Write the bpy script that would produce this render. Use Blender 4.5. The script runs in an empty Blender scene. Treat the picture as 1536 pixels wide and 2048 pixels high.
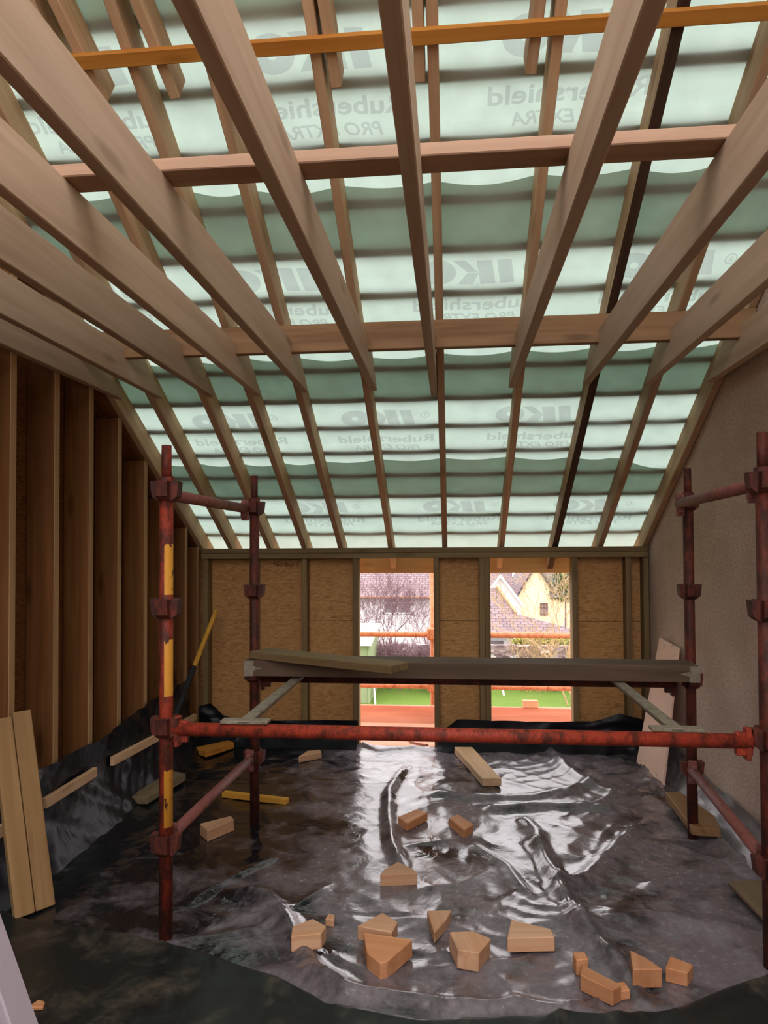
import bpy, bmesh, math, random
from mathutils import Vector, Matrix, noise

random.seed(7)
SC = bpy.context.scene
COL = SC.collection
PI = math.pi

# ------------------------------------------------------------------ camera
EYE = 1.375
def make_camera():
    yaw, pitch, roll, f = 0.0948549, 0.0236770, 0.0055029, 1419.2825
    fw = Vector((-math.sin(yaw)*math.cos(pitch), math.cos(yaw)*math.cos(pitch), math.sin(pitch)))
    r = Vector((math.cos(yaw), math.sin(yaw), 0)); u = r.cross(fw)
    c, s = math.cos(roll), math.sin(roll)
    r2 = r*c - u*s; u2 = r*s + u*c
    cam = bpy.data.cameras.new('camera'); o = bpy.data.objects.new('camera', cam); COL.objects.link(o)
    m = Matrix.Identity(4)
    for i in range(3):
        m[i][0] = r2[i]; m[i][1] = u2[i]; m[i][2] = -fw[i]
    m.translation = (0, 0, EYE)
    o.matrix_world = m
    cam.sensor_fit = 'VERTICAL'; cam.sensor_height = 24.0; cam.sensor_width = 18.0
    cam.lens = f/2048*24.0
    cam.shift_y = 43.38/2048
    cam.clip_start = 0.02; cam.clip_end = 400
    SC.camera = o
make_camera()

# ------------------------------------------------------------------ sky and exposure
def make_world():
    w = bpy.data.worlds.new('overcast_sky'); SC.world = w; w.use_nodes = True
    nt = w.node_tree; nt.nodes.clear()
    tc = nt.nodes.new('ShaderNodeTexCoord'); sep = nt.nodes.new('ShaderNodeSeparateXYZ')
    nt.links.new(tc.outputs['Generated'], sep.inputs[0])
    mr = nt.nodes.new('ShaderNodeMapRange')
    mr.inputs['From Min'].default_value = -0.05; mr.inputs['From Max'].default_value = 1.0
    mr.inputs['To Min'].default_value = 1.7; mr.inputs['To Max'].default_value = 2.95
    nt.links.new(sep.outputs['Z'], mr.inputs['Value'])
    bg = nt.nodes.new('ShaderNodeBackground'); bg.inputs['Color'].default_value = (1.0, 0.955, 0.97, 1)
    nt.links.new(mr.outputs[0], bg.inputs['Strength'])
    out = nt.nodes.new('ShaderNodeOutputWorld'); nt.links.new(bg.outputs[0], out.inputs[0])
make_world()
vs = SC.view_settings
SC.display_settings.display_device = 'sRGB'
vs.view_transform = 'Standard'; vs.look = 'None'; vs.gamma = 1.0; vs.use_curve_mapping = False
vs.exposure = 0.70
cy = SC.cycles
cy.use_denoising = True
cy.max_bounces = 10; cy.diffuse_bounces = 5; cy.glossy_bounces = 4; cy.transmission_bounces = 6; cy.transparent_max_bounces = 8
cy.caustics_reflective = False; cy.caustics_refractive = False
cy.sample_clamp_indirect = 4.0

# ------------------------------------------------------------------ materials
class NB:
    def __init__(s, name):
        s.m = bpy.data.materials.new(name); s.m.use_nodes = True; s.nt = s.m.node_tree
        s.nt.nodes.clear(); s.out = s.n('ShaderNodeOutputMaterial')
    def n(s, t, **kw):
        x = s.nt.nodes.new(t)
        for k, v in kw.items(): setattr(x, k, v)
        return x
    def l(s, a, b): s.nt.links.new(a, b)
    def set(s, inp, v):
        if hasattr(v, 'is_output') or isinstance(v, bpy.types.NodeSocket): s.l(v, inp)
        else: inp.default_value = v
    def coord(s, scale=(1, 1, 1), off=True, kind='Object'):
        tc = s.n('ShaderNodeTexCoord'); v = tc.outputs[kind]
        if off:
            oi = s.n('ShaderNodeObjectInfo'); mu = s.n('ShaderNodeMath', operation='MULTIPLY')
            s.l(oi.outputs['Random'], mu.inputs[0]); mu.inputs[1].default_value = 37.0
            ad = s.n('ShaderNodeVectorMath', operation='ADD'); s.l(v, ad.inputs[0]); s.l(mu.outputs[0], ad.inputs[1]); v = ad.outputs[0]
        mp = s.n('ShaderNodeMapping'); mp.inputs['Scale'].default_value = scale; s.l(v, mp.inputs[0])
        return mp.outputs[0]
    def noise(s, vec, scale=1.0, detail=4, rough=0.55, dist=0.0):
        x = s.n('ShaderNodeTexNoise'); s.l(vec, x.inputs['Vector']); x.inputs['Scale'].default_value = scale
        x.inputs['Detail'].default_value = detail; x.inputs['Roughness'].default_value = rough; x.inputs['Distortion'].default_value = dist
        return x.outputs['Fac']
    def voro(s, vec, scale=1.0, feature='F1', out='Distance'):
        x = s.n('ShaderNodeTexVoronoi', feature=feature); s.l(vec, x.inputs['Vector']); x.inputs['Scale'].default_value = scale
        return x.outputs[out]
    def ramp(s, fac, stops):
        x = s.n('ShaderNodeValToRGB'); s.l(fac, x.inputs[0]); e = x.color_ramp.elements
        while len(e) < len(stops): e.new(0.5)
        for el, (p, c) in zip(e, stops):
            el.position = p; el.color = (c[0], c[1], c[2], 1) if not isinstance(c, (int, float)) else (c, c, c, 1)
        return x.outputs['Color']
    def mix(s, fac, a, b, mode='MIX'):
        x = s.n('ShaderNodeMix', data_type='RGBA', blend_type=mode)
        s.set(x.inputs[0], fac); 
        for i, v in ((6, a), (7, b)):
            if isinstance(v, tuple): v = (v[0], v[1], v[2], 1)
            s.set(x.inputs[i], v)
        return x.outputs[2]
    def math(s, op, a, b=0.0):
        x = s.n('ShaderNodeMath', operation=op); s.set(x.inputs[0], a); s.set(x.inputs[1], b); return x.outputs[0]
    def bump(s, h, strength=0.3, dist=0.01):
        x = s.n('ShaderNodeBump'); s.l(h, x.inputs['Height']); x.inputs['Strength'].default_value = strength; x.inputs['Distance'].default_value = dist
        return x.outputs[0]
    def bsdf(s, color, rough=0.7, spec=0.5, metal=0.0, normal=None, **kw):
        b = s.n('ShaderNodeBsdfPrincipled')
        if isinstance(color, tuple): color = (color[0], color[1], color[2], 1)
        s.set(b.inputs['Base Color'], color); s.set(b.inputs['Roughness'], rough)
        b.inputs['Specular IOR Level'].default_value = spec; s.set(b.inputs['Metallic'], metal)
        if normal is not None: s.l(normal, b.inputs['Normal'])
        for k, v in kw.items(): s.set(b.inputs[k], v)
        s.l(b.outputs[0], s.out.inputs[0]); return b

def srgb(r, g, b):
    f = lambda c: (c/255/12.92) if c <= 10 else ((c/255+0.055)/1.055)**2.4
    return (f(r), f(g), f(b))

def wood(name, light, dark, knot=0.35, var=0.25, rough=0.7):
    """Sawn softwood, grain along the local X axis."""
    k = NB(name)
    v = k.coord((1.2, 22, 22)); g = k.noise(v, 1.0, 5, 0.6, 0.4)
    v2 = k.coord((0.5, 3, 3)); g2 = k.noise(v2, 2.0, 3)
    c = k.ramp(g, [(0.3, dark), (0.7, light)])
    c = k.mix(k.ramp(g2, [(0.35, 0.0), (0.75, 0.55)]), c, tuple(x*0.72 for x in light))
    vk = k.coord((2.1, 9, 9)); d = k.voro(vk, 1.0)
    kn = k.ramp(d, [(0.09, knot), (0.20, 0.0)])
    c = k.mix(kn, c, tuple(x*0.22 for x in dark))
    oi = k.n('ShaderNodeObjectInfo')
    hsv = k.n('ShaderNodeHueSaturation'); k.l(c, hsv.inputs['Color'])
    k.l(k.math('ADD', k.math('MULTIPLY', oi.outputs['Random'], var), 1.0 - var/2), hsv.inputs['Value'])
    k.bsdf(hsv.outputs[0], rough, 0.25, normal=k.bump(g, 0.15, 0.003))
    return k.m

M = {}
M['joist'] = wood('pale_spruce', srgb(200, 176, 150), srgb(176, 148, 122))
M['rafter'] = wood('rafter_spruce', srgb(204, 172, 134), srgb(170, 130, 96))
M['binder'] = wood('pink_spruce', srgb(178, 146, 120), srgb(154, 120, 96))
M['beam'] = wood('weathered_beam', srgb(160, 124, 88), srgb(122, 90, 60), 0.5)
M['dark'] = wood('dark_timber', srgb(84, 62, 44), srgb(52, 38, 28))
M['orange'] = wood('orange_treated', srgb(198, 138, 58), srgb(170, 104, 38))
M['treated'] = wood('green_treated', srgb(146, 124, 86), srgb(112, 90, 60))
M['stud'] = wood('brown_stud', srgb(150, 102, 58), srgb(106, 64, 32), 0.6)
M['deck'] = wood('dark_deck', srgb(106, 86, 68), srgb(76, 60, 48))
M['lean'] = wood('brown_board', srgb(172, 138, 94), srgb(138, 104, 66))
M['stud_edge'] = wood('stud_edge', srgb(196, 160, 116), srgb(160, 120, 82))
M['board'] = wood('grey_board', srgb(136, 118, 92), srgb(104, 88, 66))
M['offcut'] = wood('fresh_offcut', srgb(224, 182, 146), srgb(200, 144, 100), 0.2)
M['offcut_dark'] = wood('wet_offcut', srgb(214, 158, 114), srgb(184, 118, 74), 0.2)
M['pale'] = wood('pale_plank', srgb(226, 190, 152), srgb(196, 156, 118))
M['yellow'] = wood('yellow_batten', srgb(226, 170, 70), srgb(196, 136, 44), 0.1)
M['pinkboard'] = wood('pink_board', srgb(224, 158, 130), srgb(196, 124, 98), 0.2)
M['tile_batten'] = wood('tile_batten', srgb(120, 84, 60), srgb(90, 60, 42))

def osb(name, a, b, c, seam=None):
    k = NB(name)
    tc = k.n('ShaderNodeTexCoord')
    mp = k.n('ShaderNodeMapping'); mp.inputs['Scale'].default_value = (14, 14, 42); k.l(tc.outputs['Object'], mp.inputs[0])
    w = k.noise(mp.outputs[0], 0.6, 3)
    ad = k.n('ShaderNodeVectorMath', operation='ADD'); k.l(mp.outputs[0], ad.inputs[0]); k.l(w, ad.inputs[1])
    x = k.n('ShaderNodeTexVoronoi'); k.l(ad.outputs[0], x.inputs['Vector']); x.inputs['Scale'].default_value = 2.6
    sp = k.n('ShaderNodeSeparateColor'); k.l(x.outputs['Color'], sp.inputs[0])
    col = k.ramp(sp.outputs[0], [(0.0, a), (0.4, b), (1.0, c)])
    big = k.noise(tc.outputs['Object'], 4.0, 4)
    col = k.mix(k.ramp(big, [(0.35, 0.55), (0.65, 0.1)]), col, b)
    dk = k.n('ShaderNodeMapping'); dk.inputs['Scale'].default_value = (7, 7, 26); dk.inputs['Rotation'].default_value = (0, 0.25, 0); k.l(tc.outputs['Object'], dk.inputs[0])
    fl = k.noise(dk.outputs[0], 1.6, 2)
    col = k.mix(k.ramp(fl, [(0.66, 0.0), (0.72, 0.6)]), col, tuple(v*0.45 for v in a))
    if seam is not None:
        sx = k.n('ShaderNodeSeparateXYZ'); k.l(tc.outputs['Object'], sx.inputs[0])
        d = k.math('ABSOLUTE', k.math('SUBTRACT', sx.outputs['Z'], seam))
        col = k.mix(k.math('LESS_THAN', d, 0.002), col, tuple(v*0.3 for v in a))
    k.bsdf(col, 0.7, 0.25, normal=k.bump(sp.outputs[1], 0.2, 0.002))
    return k.m
M['osb'] = osb('osb_panel', srgb(164, 118, 70), srgb(188, 140, 86), srgb(206, 160, 106), 0.873)
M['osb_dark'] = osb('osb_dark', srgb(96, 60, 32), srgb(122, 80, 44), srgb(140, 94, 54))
M['ply'] = osb('pale_ply', srgb(238, 200, 178), srgb(242, 206, 184), srgb(246, 212, 190))

def plaster():
    k = NB('roughcast'); v = k.coord(off=False)
    n1 = k.noise(v, 3.0, 5); n2 = k.noise(v, 70.0, 4, 0.65); n3 = k.voro(v, 60.0)
    c = k.ramp(n1, [(0.3, srgb(196, 172, 156)), (0.7, srgb(220, 198, 182))])
    c = k.mix(k.ramp(n2, [(0.35, 0.5), (0.6, 0.0)]), c, srgb(150, 126, 112))
    h = k.math('ADD', n2, k.math('MULTIPLY', n3, 0.6))
    k.bsdf(c, 0.9, 0.2, normal=k.bump(h, 0.5, 0.006)); return k.m
M['plaster'] = plaster()

def membrane(name, tcol, fac, dcol):
    k = NB(name); v = k.coord(off=False)
    n1 = k.noise(v, 9.0, 4); n2 = k.noise(v, 60.0, 3)
    mp = k.n('ShaderNodeMapping'); k.l(v, mp.inputs[0])
    sx = k.n('ShaderNodeSeparateXYZ'); k.l(v, sx.inputs[0])
    def lines(o, per):
        fr = k.math('FRACT', k.math('DIVIDE', o, per)); return k.math('LESS_THAN', fr, 0.018)
    ln = k.math('MAXIMUM', lines(sx.outputs['X'], 0.125), lines(sx.outputs['Y'], 0.13))
    va = k.ramp(n1, [(0.25, 0.86), (0.75, 1.08)])
    c = k.mix(1.0, tuple(tcol), va, 'MULTIPLY')
    c = k.mix(k.math('MULTIPLY', ln, 0.22), c, tuple(x*0.6 for x in tcol))
    c = k.mix(k.ramp(n2, [(0.3, 0.12), (0.7, 0.0)]), c, tuple(x*0.7 for x in tcol))
    tr = k.n('ShaderNodeBsdfTranslucent'); k.l(c, tr.inputs[0])
    df = k.n('ShaderNodeBsdfDiffuse'); df.inputs[0].default_value = (*dcol, 1)
    mx = k.n('ShaderNodeMixShader'); mx.inputs[0].default_value = fac
    k.l(df.outputs[0], mx.inputs[1]); k.l(tr.outputs[0], mx.inputs[2]); k.l(mx.outputs[0], k.out.inputs[0])
    return k.m
M['membrane'] = membrane('roof_membrane', (0.62, 0.82, 0.70), 0.248, (0.46, 0.50, 0.42))

def ink():
    k = NB('printed_ink'); t = k.n('ShaderNodeBsdfTransparent'); t.inputs[0].default_value = (0.80, 0.77, 0.80, 1)
    k.l(t.outputs[0], k.out.inputs[0]); return k.m
M['ink'] = ink()

def steel(name, paint, rust, amount, streak=None):
    k = NB(name); v = k.coord((1, 1, 0.5)); n1 = k.noise(v, 22.0, 6, 0.65); n2 = k.noise(v, 120.0, 3)
    c = k.ramp(n1, [(amount-0.08, rust), (amount+0.10, paint)])
    c = k.mix(k.ramp(n2, [(0.4, 0.35), (0.6, 0.0)]), c, tuple(x*0.5 for x in rust))
    if streak:
        tc = k.n('ShaderNodeTexCoord'); sx = k.n('ShaderNodeSeparateXYZ'); k.l(tc.outputs['Object'], sx.inputs[0])
        tot = None
        for a, b in streak:
            m1 = k.math('MULTIPLY', k.math('GREATER_THAN', sx.outputs['Z'], a), k.math('LESS_THAN', sx.outputs['Z'], b))
            tot = m1 if tot is None else k.math('MAXIMUM', tot, m1)
        side = k.math('GREATER_THAN', sx.outputs['X'], 0.002)
        msk = k.math('MULTIPLY', k.math('MULTIPLY', tot, side), k.math('GREATER_THAN', n1, amount-0.07))
        c = k.mix(msk, c, srgb(214, 150, 50))
    k.bsdf(c, 0.65, 0.4, normal=k.bump(n1, 0.35, 0.003)); return k.m
M['red'] = steel('red_painted_steel', srgb(172, 62, 38), srgb(84, 38, 26), 0.44)
M['rust'] = steel('rusty_steel', srgb(112, 50, 36), srgb(66, 32, 24), 0.5)
M['rustyellow'] = steel('rusty_steel_yellow', srgb(160, 58, 34), srgb(76, 34, 24), 0.5, [(1.22, 1.40), (0.86, 1.06), (0.40, 0.60)])
M['purple'] = steel('faded_tube', srgb(150, 92, 84), srgb(112, 64, 58), 0.4)
M['galv'] = steel('galvanised', srgb(150, 142, 124), srgb(116, 104, 86), 0.42)


def polythene(name, base, dirt, dirt_at, rough=0.16, bump=0.6, right=0.0, cover=0.65, spec=0.9):
    """Glossy plastic film with dried dusty smears; right > 0 lays more dust on the right side of the room."""
    k = NB(name); v = k.coord(off=False)
    n0 = k.noise(v, 1.3, 5, 0.6); n1 = k.noise(v, 6.0, 6, 0.65, 0.5); n2 = k.noise(v, 45.0, 4, 0.6); n3 = k.noise(v, 8.0, 3, 0.5, 0.8)
    mask = k.math('ADD', k.math('MULTIPLY', n0, 0.5), k.math('MULTIPLY', n1, 0.5))
    if right:
        sx = k.n('ShaderNodeSeparateXYZ'); k.l(v, sx.inputs[0])
        mr = k.n('ShaderNodeMapRange', interpolation_type='SMOOTHSTEP'); k.l(sx.outputs['X'], mr.inputs['Value'])
        mr.inputs['From Min'].default_value = -1.5; mr.inputs['From Max'].default_value = -0.3
        mr.inputs['To Min'].default_value = -right; mr.inputs['To Max'].default_value = right
        mask = k.math('ADD', mask, mr.outputs[0])
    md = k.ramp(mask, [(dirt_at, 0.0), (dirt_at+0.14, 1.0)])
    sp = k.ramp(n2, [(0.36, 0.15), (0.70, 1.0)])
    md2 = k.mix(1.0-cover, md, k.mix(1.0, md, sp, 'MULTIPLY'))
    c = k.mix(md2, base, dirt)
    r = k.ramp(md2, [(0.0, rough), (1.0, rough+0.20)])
    h = k.math('ADD', k.math('MULTIPLY', n3, 1.0), k.math('MULTIPLY', n2, 0.12))
    k.bsdf(c, r, spec, normal=k.bump(h, bump, 0.012)); return k.m
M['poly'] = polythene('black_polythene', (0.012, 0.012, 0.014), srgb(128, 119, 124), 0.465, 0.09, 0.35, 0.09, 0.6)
M['poly_wall'] = polythene('black_polythene_wall', (0.010, 0.010, 0.014), srgb(44, 42, 50), 0.66, 0.30, 0.35, spec=0.18)
M['poly_front'] = polythene('black_polythene_front', (0.012, 0.014, 0.014), srgb(96, 86, 72), 0.53, 0.32, 0.3, 0.0, 0.25, 0.6)
M['poly_grey'] = polythene('grey_polythene', srgb(128, 124, 126), srgb(110, 104, 100), 0.6, 0.35, 0.25)

def plain(name, col, rough=0.8, var=0.15, scale=12.0, spec=0.3):
    k = NB(name); v = k.coord(off=False); n = k.noise(v, scale, 5)
    c = k.ramp(n, [(0.3, tuple(x*(1-var) for x in col)), (0.7, tuple(min(1, x*(1+var)) for x in col))])
    k.bsdf(c, rough, spec, normal=k.bump(n, 0.2, 0.01)); return k.m
M['alu'] = plain('pale_metal', srgb(178, 168, 178), 0.45, 0.04, 4.0)
M['soffit'] = wood('soffit_timber', srgb(222, 176, 118), srgb(196, 140, 84))
M['black'] = plain('soot_black', (0.02, 0.02, 0.022))
M['stamp'] = plain('red_stamp_ink', srgb(96, 30, 24))
M['white_render'] = plain('white_render', srgb(240, 230, 234), 0.9, 0.04)
M['cream_render'] = plain('cream_render', srgb(250, 226, 188), 0.9, 0.06)
M['white_trim'] = plain('white_trim', srgb(246, 244, 246), 0.6, 0.03)
M['brown_trim'] = plain('brown_trim', srgb(150, 110, 90), 0.7, 0.1)
M['window_glass'] = plain('dim_glass', srgb(146, 134, 140), 0.15, 0.3, 3.0, 0.6)
M['shed'] = plain('sage_green_paint', srgb(138, 148, 112), 0.8, 0.06)
M['felt'] = plain('pale_roof_felt', srgb(240, 234, 232), 0.7, 0.04)
M['bark'] = plain('purple_bark', srgb(120, 92, 98), 0.9, 0.25)
M['bark_tan'] = plain('tan_bark', srgb(176, 144, 108), 0.9, 0.2)
M['leaf'] = plain('ivy_leaf', srgb(92, 100, 56), 0.7, 0.4, 6.0)
M['leaf_yellow'] = plain('bright_leaf', srgb(150, 150, 70), 0.7, 0.35, 6.0)

def tiles(name, a, b, sx, sz):
    k = NB(name); v = k.coord(off=False, kind='Object')
    br = k.n('ShaderNodeTexBrick'); mp = k.n('ShaderNodeMapping'); k.l(v, mp.inputs[0]); k.l(mp.outputs[0], br.inputs['Vector'])
    br.inputs['Scale'].default_value = 1.0; br.inputs['Brick Width'].default_value = sx; br.inputs['Row Height'].default_value = sz
    br.inputs['Mortar Size'].default_value = sz*0.10; br.inputs['Color1'].default_value = (*a, 1); br.inputs['Color2'].default_value = (*b, 1)
    br.inputs['Mortar'].default_value = (*[x*0.35 for x in a], 1)
    k.bsdf(br.outputs['Color'], 0.6, 0.4, normal=k.bump(br.outputs['Fac'], 0.6, -0.03)); return k.m
M['tiles'] = tiles('purple_roof_tiles', srgb(140, 118, 120), srgb(120, 98, 102), 0.22, 0.13)
M['tiles_grey'] = tiles('grey_roof_tiles', srgb(120, 112, 112), srgb(104, 96, 98), 0.22, 0.13)

def stone():
    k = NB('rubble_stone'); v = k.coord((1, 1, 1.6), off=False)
    x = k.n('ShaderNodeTexVoronoi'); k.l(v, x.inputs['Vector']); x.inputs['Scale'].default_value = 6.0
    s = k.n('ShaderNodeSeparateColor'); k.l(x.outputs['Color'], s.inputs[0])
    c = k.ramp(s.outputs[0], [(0.0, srgb(96, 80, 84)), (0.6, srgb(140, 118, 116)), (0.92, srgb(170, 152, 148)), (1.0, srgb(230, 226, 226))])
    k.bsdf(c, 0.9, 0.2, normal=k.bump(x.outputs['Distance'], 0.6, 0.05)); return k.m
M['stone'] = stone()

def lawn_m():
    k = NB('lawn_grass'); v = k.coord(off=False); n1 = k.noise(v, 1.2, 5); n2 = k.noise(v, 30.0, 4, 0.7)
    c = k.ramp(n2, [(0.3, srgb(72, 98, 30)), (0.55, srgb(98, 126, 46)), (0.8, srgb(140, 156, 80))])
    c = k.mix(k.ramp(n1, [(0.4, 0.0), (0.75, 0.5)]), c, srgb(118, 130, 62))
    k.bsdf(c, 0.85, 0.2, normal=k.bump(n2, 0.6, 0.05)); return k.m
M['lawn'] = lawn_m()
M['floorboard'] = plain('dark_floorboard', srgb(96, 78, 60))

# ------------------------------------------------------------------ object helpers
def link(name, bm, mat, parent=None, smooth=False, matrix=None):
    me = bpy.data.meshes.new(name); bm.normal_update(); bm.to_mesh(me); bm.free()
    if smooth:
        for p in me.polygons: p.use_smooth = True
    for m in (mat if isinstance(mat, (list, tuple)) else [mat]): me.materials.append(m)
    o = bpy.data.objects.new(name, me); COL.objects.link(o)
    if parent is not None: o.parent = parent
    if matrix is not None: o.matrix_local = matrix
    return o
def tag(o, label=None, cat=None, group=None, kind=None):
    if label: o['label'] = label
    if cat: o['category'] = cat
    if group: o['group'] = group
    if kind: o['kind'] = kind
    return o
def empty(name, loc, rz=0.0):
    o = bpy.data.objects.new(name, None); o.empty_display_size = 0.1; COL.objects.link(o)
    o.location = loc; o.rotation_euler = (0, 0, rz); return o
def structure(name, bm, mat, smooth=False):
    return tag(link(name, bm, mat, smooth=smooth), kind='structure')

def box(bm, a, b, bev=0.0):
    r = bmesh.ops.create_cube(bm, size=1.0); vs_ = r['verts']
    for v in vs_:
        v.co = Vector([(a[i]+b[i])/2 + v.co[i]*(b[i]-a[i]) for i in range(3)])
    if bev > 0:
        es = list({e for v in vs_ for e in v.link_edges})
        bmesh.ops.bevel(bm, geom=es, offset=bev, segments=1, affect='EDGES', profile=0.5)
def boxm(a, b, bev=0.0):
    bm = bmesh.new(); box(bm, a, b, bev); return bm
def prism(bm, poly, y0, y1, plane='XZ', bev=0.0):
    """Extrude a 2-D polygon; plane XZ (along Y), YZ (along X) or XY (along Z)."""
    def P(a, b, t):
        return {'XZ': (a, t, b), 'YZ': (t, a, b), 'XY': (a, b, t)}[plane]
    n = len(poly)
    A = [bm.verts.new(P(a, b, y0)) for a, b in poly]; B = [bm.verts.new(P(a, b, y1)) for a, b in poly]
    fs = [bm.faces.new(A), bm.faces.new(B[::-1])]
    for i in range(n): fs.append(bm.faces.new((A[i], B[i], B[(i+1) % n], A[(i+1) % n])))
    bmesh.ops.recalc_face_normals(bm, faces=fs)
    if bev > 0:
        es = list({e for f in fs for e in f.edges})
        bmesh.ops.bevel(bm, geom=es, offset=bev, segments=1, affect='EDGES', profile=0.5)
def prismm(poly, y0, y1, plane='XZ', bev=0.0):
    bm = bmesh.new(); prism(bm, poly, y0, y1, plane, bev); return bm
def frame(p, xdir, zdir):
    x = Vector(xdir).normalized(); z = Vector(zdir); z = (z - x*z.dot(x)).normalized(); y = z.cross(x)
    m = Matrix.Identity(4)
    for i in range(3): m[i][0] = x[i]; m[i][1] = y[i]; m[i][2] = z[i]
    m.translation = Vector(p); return m
def timber(name, p0, p1, w, d, mat, up=(0, 0, 1), parent=None, bev=0.003):
    """A sawn length from p0 to p1 (centre of its section), w across, d along 'up'; grain along local X."""
    p0, p1 = Vector(p0), Vector(p1); L = (p1-p0).length
    return link(name, boxm((0, -w/2, -d/2), (L, w/2, d/2), bev), mat, parent, matrix=frame(p0, p1-p0, up))
def tube(bm, pts, r, seg=12, cap=True):
    """Round tube through points with a radius (or one per point)."""
    pts = [Vector(p) for p in pts]; n = len(pts)
    rs = r if isinstance(r, (list, tuple)) else [r]*n
    rings = []; ref = None
    for i in range(n):
        t = (pts[min(i+1, n-1)] - pts[max(i-1, 0)]).normalized()
        if ref is None: ref = Vector((0, 0, 1)) if abs(t.z) < 0.9 else Vector((1, 0, 0))
        u = (ref - t*ref.dot(t)).normalized(); ref = u; v = t.cross(u)
        rings.append([bm.verts.new(pts[i] + (u*math.cos(2*PI*k/seg) + v*math.sin(2*PI*k/seg))*rs[i]) for k in range(seg)])
    for i in range(n-1):
        for k in range(seg):
            bm.faces.new((rings[i][k], rings[i][(k+1) % seg], rings[i+1][(k+1) % seg], rings[i+1][k]))
    if cap and seg > 2:
        bm.faces.new(rings[0][::-1]); bm.faces.new(rings[-1])
def tubem(pts, r, seg=12, cap=True):
    bm = bmesh.new(); tube(bm, pts, r, seg, cap); return bm

# ------------------------------------------------------------------ roof geometry
XL, XR = -1.815, 1.34           # stud faces of the left wall, face of the right wall
YB = 5.0                        # face of the knee wall
ZP, SL = 1.398, 0.5815187       # underside of the rafters at the plate, roof slope
TH = math.atan(SL); CT, ST = math.cos(TH), math.sin(TH)
ND = 0.125                      # rafter depth
RIDGE_Y = 1.05
S_RIDGE = (YB-RIDGE_Y)/CT
def roof(x, s, n=0.0):          # s up the slope from the plate, n out of the roof
    return Vector((x, YB - s*CT + n*ST, ZP + s*ST + n*CT))
def roof_z(y, n=0.0):           # height of the plane n above the rafters' undersides
    return ZP + (YB-y)*SL + n/CT
RAFT = [-1.812, -1.592, -1.307, -1.052, -0.788, -0.431, -0.048, 0.348, 0.713, 1.022, 1.318]
RW = 0.036
ORD = ['first', 'second', 'third', 'fourth', 'fifth', 'sixth', 'seventh', 'eighth', 'ninth', 'tenth', 'eleventh', 'twelfth']

# ------------------------------------------------------------------ the room shell
structure('floor', boxm((-1.955, -2.9, -0.06), (1.34, 5.09, -0.02)), M['floorboard'])
ZR = roof_z(RIDGE_Y, ND)
side = [(-2.9, -0.02), (5.09, -0.02), (5.09, roof_z(5.09, 0.10)), (RIDGE_Y, ZR), (-2.9, roof_z(5.0, ND))]
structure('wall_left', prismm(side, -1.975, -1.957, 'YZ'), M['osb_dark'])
structure('wall_right', prismm(side, 1.342, 1.50, 'YZ'), M['plaster'])
structure('wall_front', boxm((-1.955, -2.95, -0.02), (1.34, -2.9, 1.54)), M['osb_dark'])
bm = bmesh.new()
O1, O2 = (-0.658, -0.128), (0.267, 0.822)
ztop = 1.318
for a, b in ((-1.955, O1[0]), (O1[1], O2[0]), (O2[1], 1.34)): box(bm, (a, 5.072, -0.05), (b, 5.090, 1.396))
for a, b in (O1, O2): box(bm, (a, 5.072, ztop), (b, 5.090, 1.396))
structure('wall_back', bm, M['osb'])
# stamp printed on a knee wall panel
cu = bpy.data.curves.new('stamp', 'FONT'); cu.body = 'Norbord'; cu.size = 0.05; cu.space_character = 1.05; cu.extrude = 0.0004
tmp = bpy.data.objects.new('stamp', cu); COL.objects.link(tmp)
dg = bpy.context.evaluated_depsgraph_get(); me = bpy.data.meshes.new_from_object(tmp.evaluated_get(dg)); COL.objects.unlink(tmp)
me.materials.clear(); me.materials.append(M['stamp'])
st = bpy.data.objects.new('panel_stamp', me); COL.objects.link(st)
st.matrix_world = Matrix.Translation((-1.295, 5.0705, 1.262)) @ Matrix.Rotation(PI/2, 4, 'X')
tag(st, 'dark red maker stamp printed near the top of the back wall panel', 'stamp')

# wall plate and knee wall studs
pl = empty('wall_plate', (-1.80, 5.02, 1.32))
tag(pl, 'doubled timber wall plate running under the rafter feet along the back wall', 'wall plate')
for z in (1.3385, 1.3765):
    timber('plate_length', (0, 0, z-1.32), (3.13, 0, z-1.32), 0.092, 0.037, M['treated'], parent=pl)
kn = [(-1.768, 'in the left corner'), (-1.411, 'behind the rear left scaffold post'), (-1.046, 'midway between the left corner and the left opening'),
      (-0.677, 'forming the left jamb of the left window opening'), (-0.109, 'forming the right jamb of the left window opening'),
      (0.208, 'left member of the pair beside the right opening'), (0.247, 'right member of the pair, jamb of the right opening'),
      (0.841, 'forming the right jamb of the right window opening'), (1.199, 'just left of the right corner'), (1.316, 'in the right corner against the rendered wall')]
for i, (x, w) in enumerate(kn):
    t = timber('knee_wall_stud', (x, 5.026, -0.019), (x, 5.026, 1.319), 0.038, 0.09, M['treated'], up=(0, 1, 0))
    tag(t, 'short treated knee wall stud ' + w, 'wall stud', 'studs of the back knee wall')
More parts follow.
